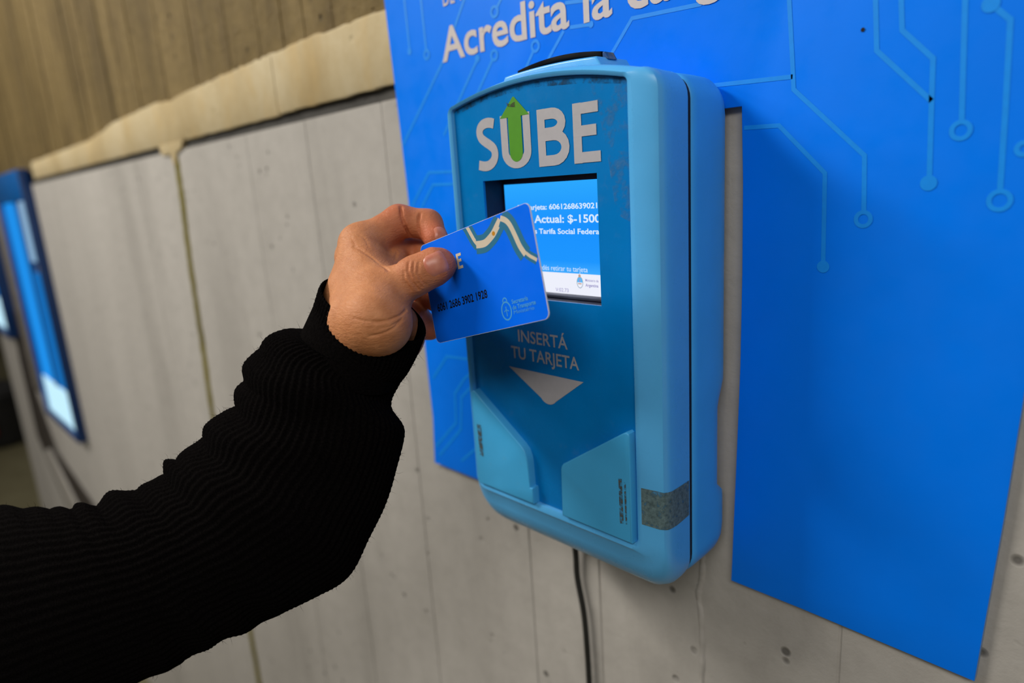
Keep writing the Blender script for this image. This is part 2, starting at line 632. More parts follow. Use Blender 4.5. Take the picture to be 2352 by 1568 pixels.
# ------------------------------------------------------------------ poster board
po = [(-.482, .44), (-.4741, .146), (-.4698, .0475), (-.466, -.08), (-.4633, -.198), (-.4672, -.2416), (-.40, -.2412),
      (-.345, -.2410), (-.345, .0304), (-.1739, .0304), (-.1727, -.0075), (-.1724, -.055), (-.1728, -.1059), (-.1746, -.1699),
      (-.1768, -.2406), (-.1347, -.2406), (-.0529, -.2424), (-.0517, -.2168), (-.0487, -.1577), (-.0466, -.1009), (-.044, 0), (-.042, .2), (-.042, .44)]
po = [(x, EYE + z) for x, z in po]
poster = prism('poster_board', po, -0.005, -0.0005, M_poster, None, bev=0.0003)
poster.data.materials.append(M_edge)
for p in poster.data.polygons:
    if abs(p.normal.y) < 0.35:
        p.material_index = 1
tag(poster, 'bright blue printed poster board with circuit lines, mounted on the concrete wall', 'poster')
Z = lambda pts: [(x, EYE + z) for x, z in pts]
for t in [[[-0.1511,0.086],[-0.1508,0.0748],[-0.1479,0.0407],[-0.1475,0.0349],[-0.1141,0.002],[-0.1131,-0.0231]],[[-0.1893,0.0426],[-0.1481,0.0407]],[[-0.1724,0.0198],[-0.1542,0.0191],[-0.1313,-0.0048],[-0.1304,-0.0466]],[[-0.1136,0.0769],[-0.113,0.0665],[-0.1114,0.0459],[-0.0888,0.0222]],[[-0.1037,0.0745],[-0.1029,0.0643],[-0.1018,0.0523],[-0.0894,0.0391],[-0.0888,0.0222],[-0.0875,-0.0087]],[[-0.0802,0.0687],[-0.0796,0.0591],[-0.0773,0.0126]],[[-0.0708,0.0558],[-0.064,0.0488],[-0.0628,0.0168],[-0.0619,-0.016]],[[-0.4468,0.1581],[-0.4477,0.1402],[-0.4469,0.105]],[[-0.4268,0.1532],[-0.4275,0.1358],[-0.4264,0.0999]],[[-0.367,0.1386],[-0.3796,0.1252],[-0.4077,0.0904],[-0.4683,0.0355]],[[-0.3706,0.0851],[-0.3976,0.0567],[-0.4139,0.0389]],[[-0.3552,0.0823],[-0.3732,0.0628],[-0.3818,0.0539]],[[-0.3162,0.0816],[-0.324,0.0721],[-0.3294,0.0654]],[[-0.3476,0.1134],[-0.3435,0.1173],[-0.3364,0.1261]],[[-0.2902,0.0882],[-0.3046,0.0737],[-0.3121,0.0642]],[[-0.1964,0.083],[-0.2397,0.085],[-0.2565,0.0669],[-0.2629,0.0593]],[[-0.2852,0.0892],[-0.2688,0.0877]],[[-0.2882,0.1034],[-0.2659,0.1006]],[[-0.3919,0.0111],[-0.4368,0.0127],[-0.4602,-0.0097],[-0.4721,-0.0223]],[[-0.3905,0.0022],[-0.4329,0.0031],[-0.4474,-0.011],[-0.4569,-0.0224]],[[-0.3888,-0.1346],[-0.4351,-0.1372],[-0.4573,-0.1603]],[[-0.4003,-0.144],[-0.4139,-0.1531],[-0.4283,-0.1685],[-0.4301,-0.195],[-0.4621,-0.2243]],[[-0.4017,-0.1552],[-0.42,-0.1704],[-0.4243,-0.1996],[-0.4582,-0.232]],[[-0.3966,-0.2047],[-0.4275,-0.2294]]]:
    tr = Flat()
    tr.line(Z(t), 0.0021)
    tr.build('circuit_line', -0.00515, M_trace, poster)
for x, z, r in [[-0.1303,-0.04919,0.00298],[-0.08761,-0.01138,0.0033],[-0.44712,0.1036,0.00244],[-0.37002,0.08587,0.0025],[-0.26878,0.08765,0.00188],[-0.07083,0.0558,0.00318]]:
    tr = Flat()
    tr.poly(disc2(x, EYE + z, r))
    tr.build('circuit_node', -0.00525, M_trace, poster)
for x, z, r in [[-0.11315,-0.02649,0.00318],[-0.07733,0.00932,0.0033],[-0.06173,-0.01945,0.00365],[-0.42626,0.09785,0.00298],[-0.3529,0.08495,0.00299],[-0.31444,0.08386,0.00307],[-0.34996,0.11152,0.00314],[-0.05549,0.0003,0.00232]]:
    tr = Flat()
    tr.line(disc2(x, EYE + z, r), 0.0019, True)
    tr.build('circuit_node', -0.00525, M_trace, poster)
t1 = Flat()
a = text_extent('Acredita la', 0.012)
b = text_extent('Acredita la carga', 0.012)
sx = (-.2532 + .4077) / (a[1] - a[0])
text_fit(t1, 'Acredita la carga', -.4077, -.4077 + sx * (b[1] - b[0]), EYE + .0892, .0228, 0.018)
text_fit(t1, 'DE T', -.4020, -.3795, EYE + .1258, .0105, 0.006)
t1.build('headline_lettering', -0.0054, M_white, poster)
# pin hole
Flat_pin = Flat()
Flat_pin.poly(disc2(-.1175, EYE + .0555, .0009, 10))
Flat_pin.build('pin_hole', -0.0053, M_black_print, poster)

# ------------------------------------------------------------------ card terminal
term = empty('card_terminal', (-0.259, 0, EYE - 0.2187))
tag(term, 'sky blue wall-mounted card terminal with lit screen, fixed over the cut-out in the poster', 'terminal')
TL = -Vector(term.location)


def into(o, parent=None):
    o.parent = parent or term
    if parent is None:
        o.location = TL
    return o


def outline(x0, x1, z0, zc, za, r, rb=None, nc=8, ns=44, nt=26):
    """rounded box outline (x, z) with an arched top, always the same number of points"""
    xc, hw = (x0 + x1) / 2, (x1 - x0) / 2
    p = []
    rb = rb or r
    for k in range(nc + 1):
        a = math.pi + math.pi / 2 * k / nc
        p.append((x0 + rb + rb * math.cos(a), z0 + rb + rb * math.sin(a)))
    for k in range(nc + 1):
        a = 1.5 * math.pi + math.pi / 2 * k / nc
        p.append((x1 - rb + rb * math.cos(a), z0 + rb + rb * math.sin(a)))
    for k in range(1, ns):
        p.append((x1, z0 + rb + (zc - r - z0 - rb) * k / ns))
    for k in range(nc + 1):
        a = math.pi / 2 * k / nc
        p.append((x1 - r + r * math.cos(a), zc - r + r * math.sin(a)))
    for k in range(1, nt):
        x = x1 - r + (x0 - x1 + 2 * r) * k / nt
        u = (x - xc) / (hw - r)
        p.append((x, zc + (za - zc) * (1 - u * u)))
    for k in range(nc + 1):
        a = math.pi / 2 + math.pi / 2 * k / nc
        p.append((x0 + r + r * math.cos(a), zc - r + r * math.sin(a)))
    for k in range(1, ns):
        p.append((x0, zc - r - (zc - r - z0 - rb) * k / ns))
    return p


def loft(name, loops, mat, cap0=False, cap1=False, yfun=None, smooth=38):
    v, f = [], []
    n = None
    for o, y in loops:
        n = len(o)
        for x, z in o:
            yy = yfun(x, y, z) if yfun else y
            v.append((x, yy, EYE + z))
    for i in range(len(loops) - 1):
        for k in range(n):
            j = (k + 1) % n
            f.append((i * n + k, i * n + j, (i + 1) * n + j, (i + 1) * n + k))
    if cap0:
        f.append(tuple(range(n)))
    if cap1:
        f.append(tuple((len(loops) - 1) * n + k for k in range(n)))
    return link_mesh(name, v, f, mat, smooth=smooth)


oP = outline(-.3228, -.1952, -.1927, .0447, .0517, .003)
oP0 = outline(-.3226, -.1954, -.1925, .0445, .0515, .003)
front = loft('front_shell', [
    (oP0, -.062), (oP0, -.0712), (oP, -.0722),
    (outline(-.3238, -.1940, -.1945, .0458, .0529, .004), -.0730),
    (outline(-.3250, -.1915, -.1965, .0464, .0537, .006, .008), -.0732),
    (outline(-.3268, -.1822, -.1992, .0472, .0547, .009, .011), -.0714),
    (outline(-.3280, -.1800, -.2065, .0476, .0552, .0105, .014), -.0702),
    (outline(-.3290, -.1789, -.2125, .0478, .0556, .0115, .016), -.0682),
    (outline(-.3300, -.1786, -.2178, .0480, .0558, .0125, .0175), -.0650),
    (outline(-.3306, -.1790, -.2226, .0480, .0560, .0130, .018), -.0600),
    (outline(-.3310, -.1797, -.2256, .0480, .0560, .0135, .018), -.0540),
    (outline(-.3312, -.1803, -.2264, .0480, .0560, .0135, .018), -.0490),
    (outline(-.3312, -.1809, -.2264, .0480, .0560, .0135, .018), -.0440),
    (outline(-.3307, -.1815, -.2259, .0475, .0555, .0130, .0175), -.0434),
    (outline(-.3282, -.1840, -.2234, .0450, .0530, .0120, .0165), -.0434)], M_shell, smooth=30)
into(front)
gas = loft('gasket', [(outline(-.3300, -.1821, -.2252, .0466, .0546, .0125, .017), -.0440), (outline(-.3300, -.1821, -.2252, .0466, .0546, .0125, .017), -.0385)], M_gap)
into(gas)


def notch(x, y, z):
    # finger notches in the rear edge, both sides
    if y > -0.024 and (x > -.1855 or x < -.3265):
        d = 0.0
        if -.178 < z < -.128:
            d = 1.0
        elif -.128 <= z < -.114:
            d = (-.114 - z) / .014
        elif -.1815 < z <= -.178:
            d = (z + .1815) / .0035
        return y - d * 0.0062 * min(1.0, (y + .024) / .010)
    return y


rear = loft('rear_shell', [
    (outline(-.3300, -.1822, -.2250, .0466, .0546, .0125, .0170), -.0398),
    (outline(-.3304, -.1818, -.2255, .0470, .0550, .0130, .0175), -.0396),
    (outline(-.3308, -.1813, -.2260, .0474, .0554, .0135, .0180), -.0386),
    (outline(-.3311, -.1809, -.2262, .0476, .0556, .0138, .0180), -.0368),
    (outline(-.3311, -.1808, -.2262, .0476, .0556, .0140, .0180), -.0350),
    (outline(-.3310, -.1808, -.2260, .0475, .0555, .0140, .0180), -.0230),
    (outline(-.3308, -.1808, -.2255, .0473, .0553, .0150, .0185), -.0130),
    (outline(-.3304, -.1810, -.2245, .0465, .0545, .0165, .0195), -.0092),
    (outline(-.3292, -.1818, -.2225, .0448, .0528, .0180, .0205), -.0070),
    (outline(-.3267, -.1845, -.2185, .0420, .0500, .0200, .0215), -.0059),
    (outline(-.3192, -.1930, -.2100, .0350, .0430, .0220, .0230), -.0054)], M_rear, cap1=True, yfun=notch)
into(rear)
into(add_box('mounting_plate', (-.320, -.193, -.0053, 0.0, EYE - .20, EYE + .024), M_gap, None, .0004))
# front panel with its screen opening
SX0, SX1, SZ0, SZ1 = -.3013, -.2164, -.0648, .0024
bm = bmesh.new()
ov = [bm.verts.new((x, -.0700, EYE + z)) for x, z in outline(-.3224, -.1956, -.1923, .0443, .0513, .003)]
hv = [bm.verts.new((x, -.0700, EYE + z)) for x, z in ((SX0, SZ0), (SX1, SZ0), (SX1, SZ1), (SX0, SZ1))]
ee = [bm.edges.new((q[i], q[(i + 1) % len(q)])) for q in (ov, hv) for i in range(len(q))]
bmesh.ops.triangle_fill(bm, use_beauty=True, edges=ee)
hb = [bm.verts.new((q.co.x, -.0685, q.co.z)) for q in hv]
for i in range(4):
    j = (i + 1) % 4
    bm.faces.new((hv[i], hv[j], hb[j], hb[i]))
bmesh.ops.recalc_face_normals(bm, faces=bm.faces)
me = bpy.data.meshes.new('front_panel')
bm.to_mesh(me)
bm.free()
if sum(p.normal.y * p.area for p in me.polygons) > 0:
    me.flip_normals()
panel = into(link('front_panel', me, M_panel))
# screen recess, bezel and lit display
yb = -.0540
v = [(x, y, EYE + z) for y in (-.0684, yb) for x, z in ((SX0 - .0004, SZ0 - .0004), (SX1 + .0004, SZ0 - .0004), (SX1 + .0004, SZ1 + .0004), (SX0 - .0004, SZ1 + .0004))]
rec = into(link_mesh('screen_recess', v, [(0, 1, 5, 4), (1, 2, 6, 5), (2, 3, 7, 6), (3, 0, 4, 7), (4, 5, 6, 7)], M_recess))
into(add_box('lower_bezel', (SX0, SX1, -.0605, -.0541, EYE + SZ0 - .0002, EYE - .0634), M_lower_bezel, None, .0004))

sm = bpy.data.materials.new('screen_blue_light')
sm.use_nodes = True
nt = sm.node_tree
nt.nodes.remove(nt.nodes['Principled BSDF'])
em = nt.nodes.new('ShaderNodeEmission')
tc = nt.nodes.new('ShaderNodeTexCoord')
sp = nt.nodes.new('ShaderNodeSeparateXYZ')
nt.links.new(tc.outputs['Generated'], sp.inputs[0])
nt.links.new(ramp(nt, sp.outputs[2], [(0.15, srgb(70, 178, 255)), (0.30, srgb(30, 150, 255)), (0.62, srgb(26, 146, 255)), (1.0, srgb(44, 168, 255))]), em.inputs[0])
nt.links.new(em.outputs[0], nt.nodes['Material Output'].inputs[0])
screen = into(add_box('screen', (-.2998, SX1, yb - .0006, yb - .0001, EYE - .0634, EYE - .0006), sm))
YS = yb - .0007
wb = Flat()
wb.poly([(-.2998, EYE - .0634), (SX1, EYE - .0634), (SX1, EYE - .0514), (-.2998, EYE - .0514)])
into(wb.build('screen_footer', YS, glow('screen_white_light', srgb(238, 240, 252), 1.0)))
st = Flat()
text_fit(st, 'tarjeta: 6061268639021', -.2811, -.2290, EYE - .0157, .0030, .022, 'N° ')
text_fit(st, 'Actual: $-1500', -.2759, -.2270, EYE - .0232, .0044, .022, 'Saldo ')
text_fit(st, 'Tarifa Social Federal', -.2726, -.2272, EYE - .0294, .0030, .022, 'Tenés ')
text_fit(st, 'odés retirar tu tarjeta', -.2738, -.2372, EYE - .0503, .0029, 0.0, 'Ya p')
into(st.build('screen_lettering', YS - .0002, glow('screen_text_light', srgb(212, 234, 255), 1.0)))
sf = Flat()
text_fit(sf, 'V:02.73', -.2618, -.2519, EYE - .0624, .0021, 0.0)
text_fit(sf, 'Ministerio de', -.2392, -.2299, EYE - .0554, .0014, 0.01)
text_fit(sf, 'Argentina', -.2392, -.2301, EYE - .0583, .0017, 0.02)
into(sf.build('footer_lettering', YS - .0002, glow('footer_text_light', srgb(148, 142, 196), 1.0)))
# small coat of arms on the footer: oval shield in two halves under a sun
cx, cz, rx, rz = -.2431, EYE - .0562, .0021, .0031
ov = [(cx + rx * math.cos(2 * math.pi * k / 32), cz + rz * math.sin(2 * math.pi * k / 32)) for k in range(32)]
cr = Flat()
cr.poly([q for q in ov if q[1] >= cz - 1e-6])
into(cr.build('crest_upper', YS - .0002, glow('crest_sky', srgb(90, 185, 245), 1.0)))
cr = Flat()
cr.line(ov, .0004, True)
into(cr.build('crest_rim', YS - .0003, glow('crest_grey', srgb(150, 170, 190), 1.0)))
cr = Flat()
cr.poly(disc2(cx, cz + rz + .0006, .0009, 14))
cr.line([(cx - .0013, cz - .0007), (cx + .0013, cz - .0007)], .0006)
into(cr.build('crest_sun', YS - .0004, glow('crest_tan', srgb(196, 160, 140), 1.0)))
cr = Flat()
cr.line([(cx, cz + .0004), (cx, cz + .0017)], .0006)
into(cr.build('crest_staff', YS - .0004, glow('crest_pink', srgb(190, 120, 190), 1.0)))

# printed logo letters and arrow on the panel
YP = -.0702


def letters(flat, spec):
    for pts, w in spec:
        flat.line([(x, z) for x, z in pts], w)


def logo(ox, oz, sx, sz, w):
    """the four capitals drawn as bands: unit coordinates, origin bottom-left of the word"""
    q = lambda pts: [(ox + x * sx, oz + z * sz) for x, z in pts]
    out = []
    s = catmull([(.172, .885), (.145, .908), (.108, .918), (.07, .895), (.043, .835), (.034, .745), (.048, .645), (.085, .565), (.125, .495), (.158, .415), (.166, .30), (.148, .19), (.108, .118), (.06, .105), (.008, .135)], 6)
    out.append((q(s), w))
    ra = .0975
    u = [(.2615, 1.0), (.2615, .32)] + [(.359 - ra * math.cos(a), .32 - .215 * math.sin(a)) for a in np.linspace(0, math.pi, 15)][1:-1] + [(.4565, .32), (.4565, 1.0)]
    out.append((q(u), w))
    out.append((q([(.575, 0), (.575, 1)]), w))
    up_ = [(.575, .905), (.66, .905)] + [(.66 + .075 * math.sin(a), .74 + .165 * math.cos(a)) for a in np.linspace(0, math.pi, 11)][1:-1] + [(.66, .575), (.575, .575)]
    out.append((q(up_), w))
    lo = [(.575, .535), (.67, .535)] + [(.67 + .088 * math.sin(a), .315 + .22 * math.cos(a)) for a in np.linspace(0, math.pi, 11)][1:-1] + [(.67, .095), (.575, .095)]
    out.append((q(lo), w))
    out.append((q([(.85, 0), (.85, 1)]), w))
    for z, x in ((.905, 1.0), (.535, .985), (.095, 1.01)):
        out.append((q([(.82, z), (x, z)]), w * .96))
    return out


lg = Flat()
letters(lg, logo(-.3040, EYE + .0076, .0898, .0290, .0054))
into(lg.build('logo_lettering', YP, M_logo))
ar = Flat()
ux = -.3040 + .359 * .0898
hw = .0051
ar.poly([(ux - .0113, EYE + .0352), (ux + .0113, EYE + .0352), (ux + .0005, EYE + .0454), (ux - .0005, EYE + .0454)])
ar.poly([(ux - hw, EYE + .0355), (ux - hw, EYE + .0166)] + [(ux - hw * math.cos(a), EYE + .0166 - hw * math.sin(a)) for a in np.linspace(0, math.pi, 13)][1:-1] + [(ux + hw, EYE + .0166), (ux + hw, EYE + .0355)])
into(ar.build('green_arrow', YP - .0001, M_green))['label'] = 'green upward arrow inside the logo letter'
it = Flat()
text_fit(it, 'INSERTÁ', -.2798, -.2410, EYE - .0914, .0072, 0.012)
text_fit(it, 'TU TARJETA', -.2866, -.2333, EYE - .1022, .0073, 0.012)
tp = [(-.2895, -.1082), (-.2305, -.1084), (-.2519, -.1238)] + [(-.2577 + .0075 * math.cos(a), -.1190 + .0075 * math.sin(a)) for a in np.linspace(R(-42), R(-142), 9)]
it.poly([(x, EYE + z) for x, z in tp])
into(it.build('instruction_lettering', YP, M_logo))['label'] = 'white instruction words above a downward triangle'

# two guide flaps in front of the panel that hold the card
lf = [(-.3212, -.1290), (-.3190, -.1274), (-.2785, -.1556), (-.2755, -.1585), (-.2738, -.1625), (-.2733, -.1660), (-.2727, -.1818), (-.2706, -.1818), (-.2704, -.1921), (-.3215, -.1921)]
into(prism('guide_flap', Z(lf), -.0755, -.0699, M_flap, None, bev=.0008))
rf = [(-.2470, -.1918), (-.2462, -.1625), (-.2457, -.1605), (-.2444, -.1585), (-.2010, -.1298), (-.1988, -.1288), (-.1974, -.1296), (-.1970, -.1312), (-.1970, -.1921)]
into(prism('guide_flap', Z(rf), -.0755, -.0699, M_flap, None, bev=.0010))

# residue of torn adhesive tape
def residue(name, col, lo, hi, scale):
    m, nt, b = base_mat(name, col, 0.8, 0.1)
    n = noise(nt, scale, 8, 0.75)
    c = ramp(nt, noise(nt, scale * 2, 5), [(0.3, tuple(x * .45 for x in col[:3])), (0.7, col)])
    nt.links.new(c, b.inputs['Base Color'])
    tr_ = nt.nodes.new('ShaderNodeBsdfTransparent')
    mx = nt.nodes.new('ShaderNodeMixShader')
    nt.links.new(ramp(nt, n, [(lo, BW0), (hi, BW1)]), mx.inputs[0])
    nt.links.new(tr_.outputs[0], mx.inputs[1])
    nt.links.new(b.outputs[0], mx.inputs[2])
    nt.links.new(mx.outputs[0], nt.nodes['Material Output'].inputs[0])
    return m


M_tape = residue('grey_tape_residue', srgb(104, 128, 132), 0.28, 0.46, 260)
M_tape2 = residue('brown_tape_residue', srgb(92, 92, 82), 0.40, 0.58, 420)
prof = [(-.1917, -.07335), (-.1820, -.07155), (-.1798, -.0703), (-.1787, -.0683), (-.1784, -.0650), (-.1788, -.0600), (-.1795, -.0540), (-.1806, -.0450)]
v, f = [], []
nz = 8
for i, (x, y) in enumerate(prof):
    u = i / (len(prof) - 1)
    zt, zb = -.1585 - .003 * u * u, -.1795 - .0025 * u
    for k in range(nz + 1):
        v.append((x, y, EYE + zb + (zt - zb) * k / nz + random.uniform(-.0003, .0003)))
for i in range(len(prof) - 1):
    for k in range(nz):
        a = i * (nz + 1) + k
        f.append((a, a + 1, a + nz + 2, a + nz + 1))
into(link_mesh('tape_residue', v, f, M_tape, smooth=60))['label'] = 'grey torn tape residue wrapped round the lower right edge'
for pts in ([(-.2045, -.1560), (-.2022, -.1556), (-.2018, -.1815), (-.2043, -.1822)], [(-.2009, -.1570), (-.1997, -.1570), (-.1995, -.1812), (-.2006, -.1815)],
            [(-.3180, -.1500), (-.3140, -.1502), (-.3138, -.1720), (-.3172, -.1712)]):
    fl = Flat()
    fl.poly(Z(pts))
    into(fl.build('tape_residue', -.0757, M_tape2))

M_scuff = residue('pale_scuff', srgb(88, 136, 178), 0.47, 0.85, 120)
fl = Flat()
fl.poly(Z([(-.2200, .0480), (-.1962, .0440), (-.1960, -.0220), (-.2050, -.0180), (-.2105, .0180), (-.2150, .0330)]))
into(fl.build('scuff_mark', YP + .00005, M_scuff))
fl = Flat()
fl.line(Z([(-.3195, .0430), (-.2950, .0478), (-.2590, .0497), (-.2250, .0470), (-.1980, .0430)]), .0028)
into(fl.build('scuff_mark', YP + .00005, residue('dark_scuff', srgb(40, 70, 96), 0.45, 0.70, 160)))
fl = Flat()
fl.poly(Z([(-.2775, .0432), (-.2745, .0418), (-.2705, .0428), (-.2705, .0398), (-.2765, .0408)]))
into(fl.build('scuff_mark', YP - .00012, residue('brown_scuff', srgb(82, 86, 66), 0.40, 0.62, 600)))

# raised lip and black strip on the top
lip = []
for k in range(25):
    u = -1 + 2 * k / 24
    lip.append((-.259 + .036 * u, .0590 + .0016 * (1 - u * u) - (.004 if abs(u) > .99 else 0)))
lipo = Z(lip + [(-.2200, .050), (-.298, .050)])
into(prism('top_lip', lipo, -.0560, -.0300, M_shell, None, bev=.0012))
bs = [(-.259 + .0305 * (-1 + 2 * k / 20), .0600 + .0028 * (1 - (-1 + 2 * k / 20) ** 2)) for k in range(21)]
bs2 = [(x, z + .0026) for x, z in bs][::-1]
into(prism('top_strip', Z(bs + bs2), -.0480, -.0380, M_black, None, bev=.0005))
cl, nt, b = base_mat('clear_plastic_tab', srgb(90, 130, 160), 0.15, 0.5)
b.inputs['Transmission Weight'].default_value = 0.7
into(prism('clear_tab', Z([(-.2282, .0585), (-.2282, .0622), (-.2268, .0622), (-.2245, .0585)]), -.0475, -.0400, cl, None, bev=.0004))

# black cord hanging below the terminal
cd = catmull([(-.300, -.009, EYE - .2150), (-.3005, -.0075, EYE - .245), (-.3008, -.0050, EYE - .2713), (-.3008, -.0045, EYE - .2901), (-.2960, -.0045, EYE - .3177), (-.2943, -.0045, EYE - .3474),
              (-.2938, -.0045, EYE - .3815), (-.2945, -.0045, EYE - .45), (-.292, -.0045, EYE - .60), (-.30, -.0045, EYE - .90), (-.30, -.0045, .012)], 8)
cord = tube('power_cord', cd, 0.0022, M_cord)
tag(cord, 'thin black power cord hanging down the wall below the blue terminal', 'cord')

# ------------------------------------------------------------------ transit card
card = empty('transit_card', [-0.25245,-0.12096,1.25471])
card.rotation_euler = Matrix([[0.96724,-0.003749,-0.253834],[0.026473,0.995929,0.086164],[0.252478,-0.090061,0.963402]]).to_euler()
tag(card, 'blue plastic fare card with a flag ribbon held between thumb and fingers', 'card')
CW, CH, CT, CRD = .0856, .0540, .00076, .0032


def rrect(w, h, r, n=8):
    p = []
    for cx_, cy_, a0 in ((w / 2 - r, -h / 2 + r, -90), (w / 2 - r, h / 2 - r, 0), (-w / 2 + r, h / 2 - r, 90), (-w / 2 + r, -h / 2 + r, 180)):
        for k in range(n + 1):
            a = R(a0 + 90 * k / n)
            p.append((cx_ + r * math.cos(a), cy_ + r * math.sin(a)))
    return p


core = prism('card_core', rrect(CW, CH, CRD), -CT / 2, CT / 2, M_card_edge, card)
core['label'] = 'white plastic edge and core'
fc = Flat()
fc.poly(rrect(CW - .0003, CH - .0003, CRD))
fc.build('card_face', -CT / 2 - .00003, M_card, card)
YC = -CT / 2 - .00006


def clip_card(pts):
    return [(max(-CW / 2 + .0004, min(CW / 2 - .0004, x)), max(-CH / 2 + .0004, min(CH / 2 - .0004, z))) for x, z in pts]


teal, ivory = Flat(), Flat()
for k, (pts, w, wi) in enumerate([[[[-0.00402,0.03025],[-0.00174,0.02691],[0.00027,0.02276],[0.00206,0.01915],[0.00433,0.01612]],0.0066,0.0021],[[[0.00278,0.01672],[0.00672,0.0161],[0.00976,0.01613],[0.01308,0.01729],[0.01651,0.01905],[0.01981,0.02168],[0.02265,0.02394]],0.0092,0.0036],[[[0.02287,0.02475],[0.02613,0.02279],[0.02846,0.01982],[0.03048,0.01463],[0.03237,0.0091],[0.03501,0.00428]],0.0086,0.0027],[[[0.0355,0.005],[0.03765,0.00304],[0.04037,0.00117],[0.04156,0.00018]],0.0045,0.0016]]):
    c = catmull(pts, 6)
    a, fcs = stroke(c, w)
    teal = Flat()
    teal.add(clip_card(a), fcs)
    teal.build('flag_ribbon', YC - .00001 * k, M_teal, card)
    a, fcs = stroke(c, wi)
    ivory = Flat()
    ivory.add(clip_card(a), fcs)
    ivory.build('ribbon_stripe', YC - .00001 * k - .000005, M_cream_print, card)
sx_, sz_ = [0.01648,0.01895]
sn = Flat()
sn.poly(disc2(sx_, sz_, .0011, 16))
sn.build('ribbon_sun', YC - .00006, M_sun, card)
# word on the card, most of it under the thumb
ce = [[-0.01449,0.0159],[-0.01418,0.00791],[-0.00998,0.0085],[-0.0103,0.01574]]
el, eb, er = ce[0], ce[1], ce[2]
eh = el[1] - eb[1]
wordw = (er[0] - eb[0]) / .19
cw = Flat()
letters(cw, logo(er[0] - wordw, eb[1], wordw, eh, eh * .19))
cw.build('card_logo_lettering', YC - .00001, M_cream_print, card)
(n0x, n0z), (n1x, n1z), (nt_x, nt_z) = [[-0.03684,-0.01045],[0.00433,-0.0102],[-0.03571,-0.0066]]
nb = Flat()
text_fit(nb, '6061 2686 3902 1928', n0x, n1x, n0z, (nt_z - n0z) * 1.08, 0.02, rise=(n1z - n0z) / (n1x - n0x))
nb.build('card_number', YC - .00002, M_black_print, card)
cc = [[0.01588,-0.0181],[0.01299,-0.01653],[0.01919,-0.0191],[0.0164,-0.01201],[0.01629,-0.02308]]
(ccx, ccz), _, _, (tx_, tz_), (bx_, bz_) = cc
rzc = (tz_ - bz_) / 2 * .78
rxc = .0033
cf = Flat()
cf.line([(ccx + rxc * math.cos(2 * math.pi * k / 30), ccz - .0008 + rzc * math.sin(2 * math.pi * k / 30)) for k in range(30)], .0007, True)
cf.line([(ccx + .0014 * math.cos(a), ccz - .0008 + rzc + .0004 + .0016 * math.sin(a)) for a in np.linspace(R(-10), R(190), 12)], .0006)
cf.line([(ccx, ccz - rzc * .8), (ccx, ccz + rzc * .3)], .0005)
cf.line([(ccx - rxc * .5, ccz - rzc * .25), (ccx, ccz - rzc * .05), (ccx + rxc * .5, ccz - rzc * .25)], .0004)
(l1, r1), (l2, r2), (l3, r3) = [[[0.02052,-0.01637],[0.03156,-0.01648]],[[0.02042,-0.0191],[0.03607,-0.01913]],[[0.02077,-0.02127],[0.03552,-0.02128]]]
text_fit(cf, 'Secretaría', l1[0], r1[0], l1[1], .0021, 0.02)
text_fit(cf, 'de Transporte', l2[0], r2[0], l2[1], .0021, 0.02)
text_fit(cf, 'Ministerio', l3[0], r3[0] - .001, l3[1], .0017, 0.0)
cf.build('card_crest', YC - .00002, M_crest, card)

# ------------------------------------------------------------------ hand and arm
def smin(a, b, k):
    h = np.clip(0.5 + 0.5 * (b - a) / k, 0, 1)
    return b * (1 - h) + a * h - k * h * (1 - h)

def cap(P, a, b, ra, rb):
    """distance from points P to a tapered limb segment (all in millimetres)"""
    a = np.asarray(a, float); b = np.asarray(b, float)
    ba = b - a
    h = np.clip(((P - a) @ ba) / (ba @ ba + 1e-9), 0, 1)
    return np.linalg.norm(P - a - h[:, None] * ba, axis=1) - (ra + (rb - ra) * h)

def hand_field(P, H, creases=True):
    """signed distance of the bare forearm, palm, thumb and four fingers"""
    d = None
    for a, b, ra, rb, k in H['palm']:
        c = cap(P, a, b, ra, rb)
        d = c if d is None else smin(d, c, k)
    fingers = None
    for chain in H['fingers']:
        f = None
        for a, b, ra, rb in chain:
            c = cap(P, a, b, ra, rb)
            f = c if f is None else smin(f, c, 3.0)
        fingers = f if fingers is None else smin(fingers, f, 0.9)
    d = smin(d, fingers, 4.5)
    t = None
    for a, b, ra, rb in H['thumb']:
        c = cap(P, a, b, ra, rb)
        t = c if t is None else smin(t, c, 5.0)
    near = smin(d, t, 7.0)
    free = smin(d, t, 1.0)
    # the thumb blends into its base and stays apart from the fingers at its end
    w = np.clip(((P - H['t0']) @ H['tdir']) / H['tlen'], 0, 1)
    d = near * (1 - w) + free * w
    if creases:
        for pts, depth in H['creases']:
            c = None
            for a, b in zip(pts[:-1], pts[1:]):
                s = cap(P, a, b, depth * 0.55, depth * 0.55)
                c = s if c is None else np.minimum(c, s)
            # smooth groove
            d = -smin(-d, c + 0.15, 0.9)
    return d


